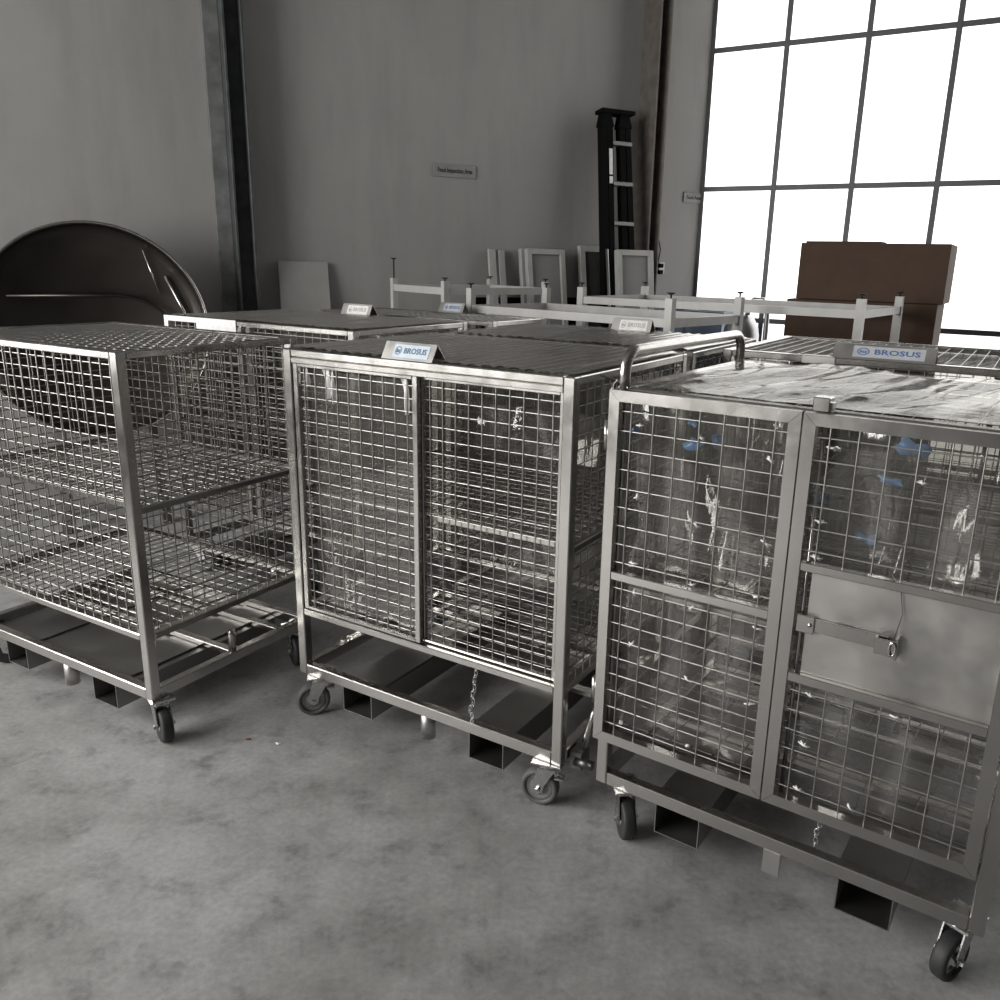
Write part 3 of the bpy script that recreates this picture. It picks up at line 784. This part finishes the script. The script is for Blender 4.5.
# ------------------------------------------------------------------ background: things leaning on the back wall
LEAN = .30
def leaner(name, x0, x1, ytop, label, cat, builder, off=.02, lean=LEAN):
    """a flat thing standing on the floor and leaning on the back wall; builder gets root, width, length, local x/normal/up axes"""
    a = wall_at(x0, ytop, off); b = wall_at(x1, ytop, off)
    Wd = (b - a).dot(WD); h = a.z
    ang = math.atan2(lean, h); L = math.hypot(h, lean)
    foot = Vector((a.x, a.y, 0)) + WN * lean
    r = empty(name, tuple(foot), math.atan2(WD.y, WD.x), label, cat)
    r.rotation_euler = (-ang, 0, math.atan2(WD.y, WD.x))
    r.location.z = .006
    builder(r, Wd, L)
    return r
def frame_builder(bw, th, mt, glass, inner=None, mid=False):
    def f(r, Wd, L):
        for a, b in (((0, -th, 0), (bw, 0, L)), ((Wd - bw, -th, 0), (Wd, 0, L)), ((bw, -th, L - bw), (Wd - bw, 0, L)), ((bw, -th, 0), (Wd - bw, 0, bw))):
            MB().cbox(a, b, .003).build('frame_bar', mt, r)
        MB().box((bw, -th * .55, bw), (Wd - bw, -th * .4, L - bw)).build('pane', glass, r)
    return f
def sheet_builder(mt, th=.02):
    def f(r, Wd, L): MB().cbox((0, -th, 0), (Wd, 0, L), .003).build('board', mt, r)
    return f
leaner('wall_panel', 277, 327, 262, 'white rectangular sheet leaning on the wall beside the dark column', 'panel', sheet_builder('white_sheet', .02), .02, .22)
leaner('timber_batten', 487, 494, 250, 'wider pale batten leaning on the back wall', 'batten', sheet_builder('frame_white', .03))
leaner('timber_batten', 497, 503, 251, 'thin grey batten leaning beside the wider pale batten', 'batten', sheet_builder('white_sheet', .03))
leaner('window_sash', 518, 523, 250, 'narrow white frame edge-on behind the frosted sash', 'window frame', sheet_builder('frame_white', .05), .02)
leaner('window_sash', 524, 562, 250, 'white-framed sash with frosted grey panel leaning on the wall', 'window frame', frame_builder(.045, .05, 'frame_white', 'grey_glass'), .09)
dk = leaner('window_sash', 577, 603, 247, 'white-framed sash with dark glass leaning beside the ladder', 'window frame', frame_builder(.05, .05, 'frame_white', 'dark_glass'), .03)
leaner('window_sash', 614, 650, 251, 'white-framed sash with grey glass leaning in front of the ladder', 'window frame', frame_builder(.045, .05, 'frame_white', 'grey_glass'), .42, .25)
leaner('metal_tube', 607, 609, 250, 'thin grey tube leaning in front of the ladder', 'tube', lambda r, Wd, L: MB().tube([(0, 0, 0), (0, 0, L)], .012, 10).build('tube', 'alu', r), .40)

leaner('black_board', 474, 604, 298, 'wide low black board standing behind the leaning sashes', 'board', sheet_builder('black', .015), .004, .10)

# black stepladder leaning folded against the wall
def ladder():
    pL = wall_at(597, 112, .12); pR = wall_at(628, 112, .12)
    Wd = (pR - pL).dot(WD); h = pL.z; lean = .35; L = math.hypot(h, lean); ang = math.atan2(lean, h)
    r = empty('stepladder', tuple(Vector((pL.x, pL.y, .01)) + WN * lean), 0, 'folded black fibreglass stepladder leaning on the back wall', 'ladder')
    r.rotation_euler = (-ang, 0, math.atan2(WD.y, WD.x))
    fl = .07
    for x0, x1, dx in ((.0, .052, -.01), (.055, .105, 0), (Wd - .125, Wd - .078, .04), (Wd - .072, Wd - .022, fl)):
        mb = MB()
        y0 = -.05 if x0 in (.0,) else -.04
        mb.add([(x0 + dx, -.07, 0), (x1 + dx, -.07, 0), (x1 + dx, 0, 0), (x0 + dx, 0, 0), (x0, -.07, L - .08), (x1, -.07, L - .08), (x1, 0, L - .08), (x0, 0, L - .08)],
               [(0, 3, 2, 1), (4, 5, 6, 7), (0, 1, 5, 4), (1, 2, 6, 5), (2, 3, 7, 6), (3, 0, 4, 7)])
        mb.build('stile', 'black', r)
    MB().cbox((-.01, -.10, L - .03), (Wd + .01, .02, L), .004).build('top_cap', 'black', r)
    for x0 in (.0, Wd - .125):
        b = MB().add([(x0 - .012, -.075, L - .13), (x0 + .115, -.075, L - .13), (x0 + .09, -.075, L - .03), (x0 + .015, -.075, L - .03),
                  (x0 - .012, .005, L - .13), (x0 + .115, .005, L - .13), (x0 + .09, .005, L - .03), (x0 + .015, .005, L - .03)],
                 [(0, 1, 2, 3), (7, 6, 5, 4), (0, 4, 5, 1), (1, 5, 6, 2), (2, 6, 7, 3), (3, 7, 4, 0)])
        b.build('cap_bracket', 'black', r)
    z = L - .27
    while z > .1:
        MB().cbox((.10, -.085, z), (Wd - .02 + fl * (1 - z / L) * .5, -.02, z + .03), .003).build('step', 'step_alu', r); z -= .315
    MB().box((.064, -.073, L - .50), (.096, -.0705, L - .30)).build('warning_label', 'label_white', r)
    MB().box((.064, -.073, L - .57), (.096, -.0705, L - .515)).build('warning_label', 'label_white', r)
    return r
ladder()

# socket and cable beside the brown column
so = wall_at(659.5, 268, .0)
r = empty('wall_socket', tuple(so), math.atan2(WD.y, WD.x), 'white wall socket with black plugs beside the steel column', 'socket')
MB().cbox((-.03, -.03, -.05), (.035, 0, .05), .004).build('socket_box', 'socket', r)
for z in (.02, -.035):
    MB().cbox((-.045, -.07, z - .018), (-.005, -.031, z + .018), .004).build('plug', 'black', r)
cb = []
for px, py in ((658, 262), (660.5, 250), (659, 241), (654, 233), (650, 231)):
    cb.append(wall_at(px, py, .05) - so)
Rz = Matrix.Rotation(-math.atan2(WD.y, WD.x), 3, 'Z')
MB().tube([Rz @ p for p in cb], .006, 8).build('cable', 'cable', r)

# big round dished steel vessel at the left
def dish():
    c = on_plane(97, 331, Vector((-2.75, 5.2, 0)), WN)
    R0 = .112 / .84 * c.y * .935
    r = empty('steel_dish', (c.x, c.y, 0), math.atan2(WD.y, WD.x), 'large round dark steel dish on its side beyond the open mesh trolley', 'dish')
    zc = c.z
    tilt = .10
    ax = Vector((0, -math.cos(tilt), math.sin(tilt)))
    MB().lathe([(R0 * .985, .0), (R0, .01), (R0, .035), (R0 * .985, .045), (R0 * .975, .035), (R0 * .97, .01), (R0 * .80, -.015), (R0 * .4, -.03), (.01, -.035)], (0, 0, zc), ax, 72).build('bowl', 'dish', r)
    up = Vector((0, math.sin(tilt), math.cos(tilt)))
    def Q(x, z, d=.0): return Vector((0, 0, zc)) + Vector((1, 0, 0)) * x + up * z + ax * d
    MB().tube([Q(R0 * 1.0 * math.cos(t), R0 * 1.0 * math.sin(t), .042) for t in [2 * PI * k / 72 for k in range(72)]], .009, 8, closed=True).build('rim', 'steel', r)
    MB().tube([Q(.47 * R0, .76 * R0, .02), Q(.58 * R0, .35 * R0, .022)], .005, 8).build('seam_rib', 'steel', r)
    MB().tube([Q(.645 * R0, .52 * R0, .02), Q(.785 * R0, .19 * R0, .022), Q(.88 * R0, -.10 * R0, .022)], .010, 8).build('seam_rib', 'steel', r)
    hp = [Q(-.7 * R0, .32 * R0, .06), Q(.2 * R0, .33 * R0, .06)]
    for k in range(1, 9):
        t = PI / 2 * k / 8; hp.append(Q(.2 * R0 + .46 * R0 * math.sin(t), .33 * R0 - .36 * R0 * (1 - math.cos(t)), .06))
    hp.append(Q(.70 * R0, -.4 * R0, .06))
    MB().tube(hp, .011, 10).build('inner_hoop', 'dish', r)
    for x in (-.4, .4):
        MB().bar((x * R0 * 1.1, -.25, 0), (x * R0, -.02, zc - R0 * .86), .05, .05).build('support_leg', 'dark_steel', r)
        MB().bar((x * R0 * 1.1, .16, 0), (x * R0, .05, zc - R0 * .86), .05, .05).build('support_leg', 'dark_steel', r)
    return r
dish()

# cartons in front of the glazed gate
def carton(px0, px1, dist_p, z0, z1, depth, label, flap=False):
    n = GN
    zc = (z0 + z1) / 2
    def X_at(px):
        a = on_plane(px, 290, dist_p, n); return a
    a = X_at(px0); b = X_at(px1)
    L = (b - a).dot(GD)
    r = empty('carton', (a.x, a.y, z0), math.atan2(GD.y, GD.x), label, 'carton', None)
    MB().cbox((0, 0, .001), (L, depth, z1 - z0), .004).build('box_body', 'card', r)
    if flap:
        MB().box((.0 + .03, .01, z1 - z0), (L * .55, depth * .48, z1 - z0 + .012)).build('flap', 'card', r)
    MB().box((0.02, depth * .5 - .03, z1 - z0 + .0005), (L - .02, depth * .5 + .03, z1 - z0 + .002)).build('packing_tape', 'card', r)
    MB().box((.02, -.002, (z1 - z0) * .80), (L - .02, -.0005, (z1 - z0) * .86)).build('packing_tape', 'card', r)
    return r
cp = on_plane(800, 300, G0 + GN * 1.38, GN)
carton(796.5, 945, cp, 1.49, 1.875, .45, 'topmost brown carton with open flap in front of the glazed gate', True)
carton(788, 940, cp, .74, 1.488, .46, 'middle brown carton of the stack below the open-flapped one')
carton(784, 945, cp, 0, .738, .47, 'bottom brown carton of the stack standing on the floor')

# blue crates stacked beyond the table frames
def crate(p, yaw, z0, label):
    r = empty('blue_crate', (p.x, p.y, z0), yaw, label, 'crate', 'blue crates beyond the table frames')
    L, Dp, H, t = .275, .38, .335, .012
    b = MB().box((0, 0, 0), (L, Dp, t))
    b.build('crate_base', 'blue_crate', r)
    for a, c in (((0, 0, t), (L, t, H)), ((0, Dp - t, t), (L, Dp, H)), ((0, t, t), (t, Dp - t, H)), ((L - t, t, t), (L, Dp - t, H))):
        MB().box(a, c).build('crate_side', 'blue_crate', r)
    MB().box((-.012, -.012, H - .03), (L + .012, 0, H)).build('crate_rim', 'blue_crate', r)
    MB().box((-.012, Dp, H - .03), (L + .012, Dp + .012, H)).build('crate_rim', 'blue_crate', r)
    return r
yawg = math.atan2(GD.y, GD.x)
for st, px in enumerate((653, 690)):
    p = on_plane(px, 318, on_plane(672, 318, Vector((1.2, 7.05, 0)), Vector((0, -1, 0))), GN)
    for k in range(4):
        crate(p, yawg, .336 * k + .001, ('bottom', 'second lowest', 'second highest', 'topmost')[k] + (' blue crate of the stack near the stepladder', ' blue crate of the stack beside the steel kettle')[st])

# stainless kettle with pipes, left of the cartons
kp = on_plane(742, 320, G0 + GN * 1.0, GN)
r = empty('steel_kettle', (kp.x, kp.y, 0), yawg, 'stainless steel kettle with bent pipe in front of the glazed gate', 'kettle')
MB().lathe([(.13, 0), (.14, .02), (.14, 1.18), (.13, 1.24), (.09, 1.32), (.04, 1.36)], (0, 0, 0), (0, 0, 1), 28).build('tank', 'alu', r)
MB().lathe([(.148, 1.0), (.148, 1.03)], (0, 0, 0), (0, 0, 1), 28).build('band', 'steel', r)
MB().tube([(.06, -.06, 1.34), (.06, -.06, 1.42), (.10, -.06, 1.46), (.17, -.06, 1.46), (.21, -.06, 1.42), (.22, -.06, .02)], .02, 12).build('pipe', 'alu', r)
MB().cbox((.245, -.16, .01), (.34, .0, 1.15), .01).build('control_box', 'alu', r)
MB().lathe([(.03, 0), (.03, .02)], (.29, -.16, .95), (0, -1, 0), 14).build('knob', 'black', r)

# small scraps on the floor
for i, (px, py) in enumerate(((248, 739.5), (278, 744))):
    p = at_z(px, py, 0)
    mb = MB(); N = 8
    vs = [(0, 0, .006)] + [(.011 * (1 + .4 * math.sin(k * 2.3 + i)) * math.cos(2 * PI * k / N), .007 * math.sin(2 * PI * k / N), .001 + .002 * (k % 2)) for k in range(N)]
    mb.add(vs, [(0, 1 + k, 1 + (k + 1) % N) for k in range(N)])
    o = mb.build('floor_scrap', 'leaf' if i == 0 else 'label_white'); o.location = (p.x, p.y, 0)
    tag(o, ('dry brown scrap lying on the concrete floor', 'tiny pale scrap lying on the concrete floor')[i], 'scrap')
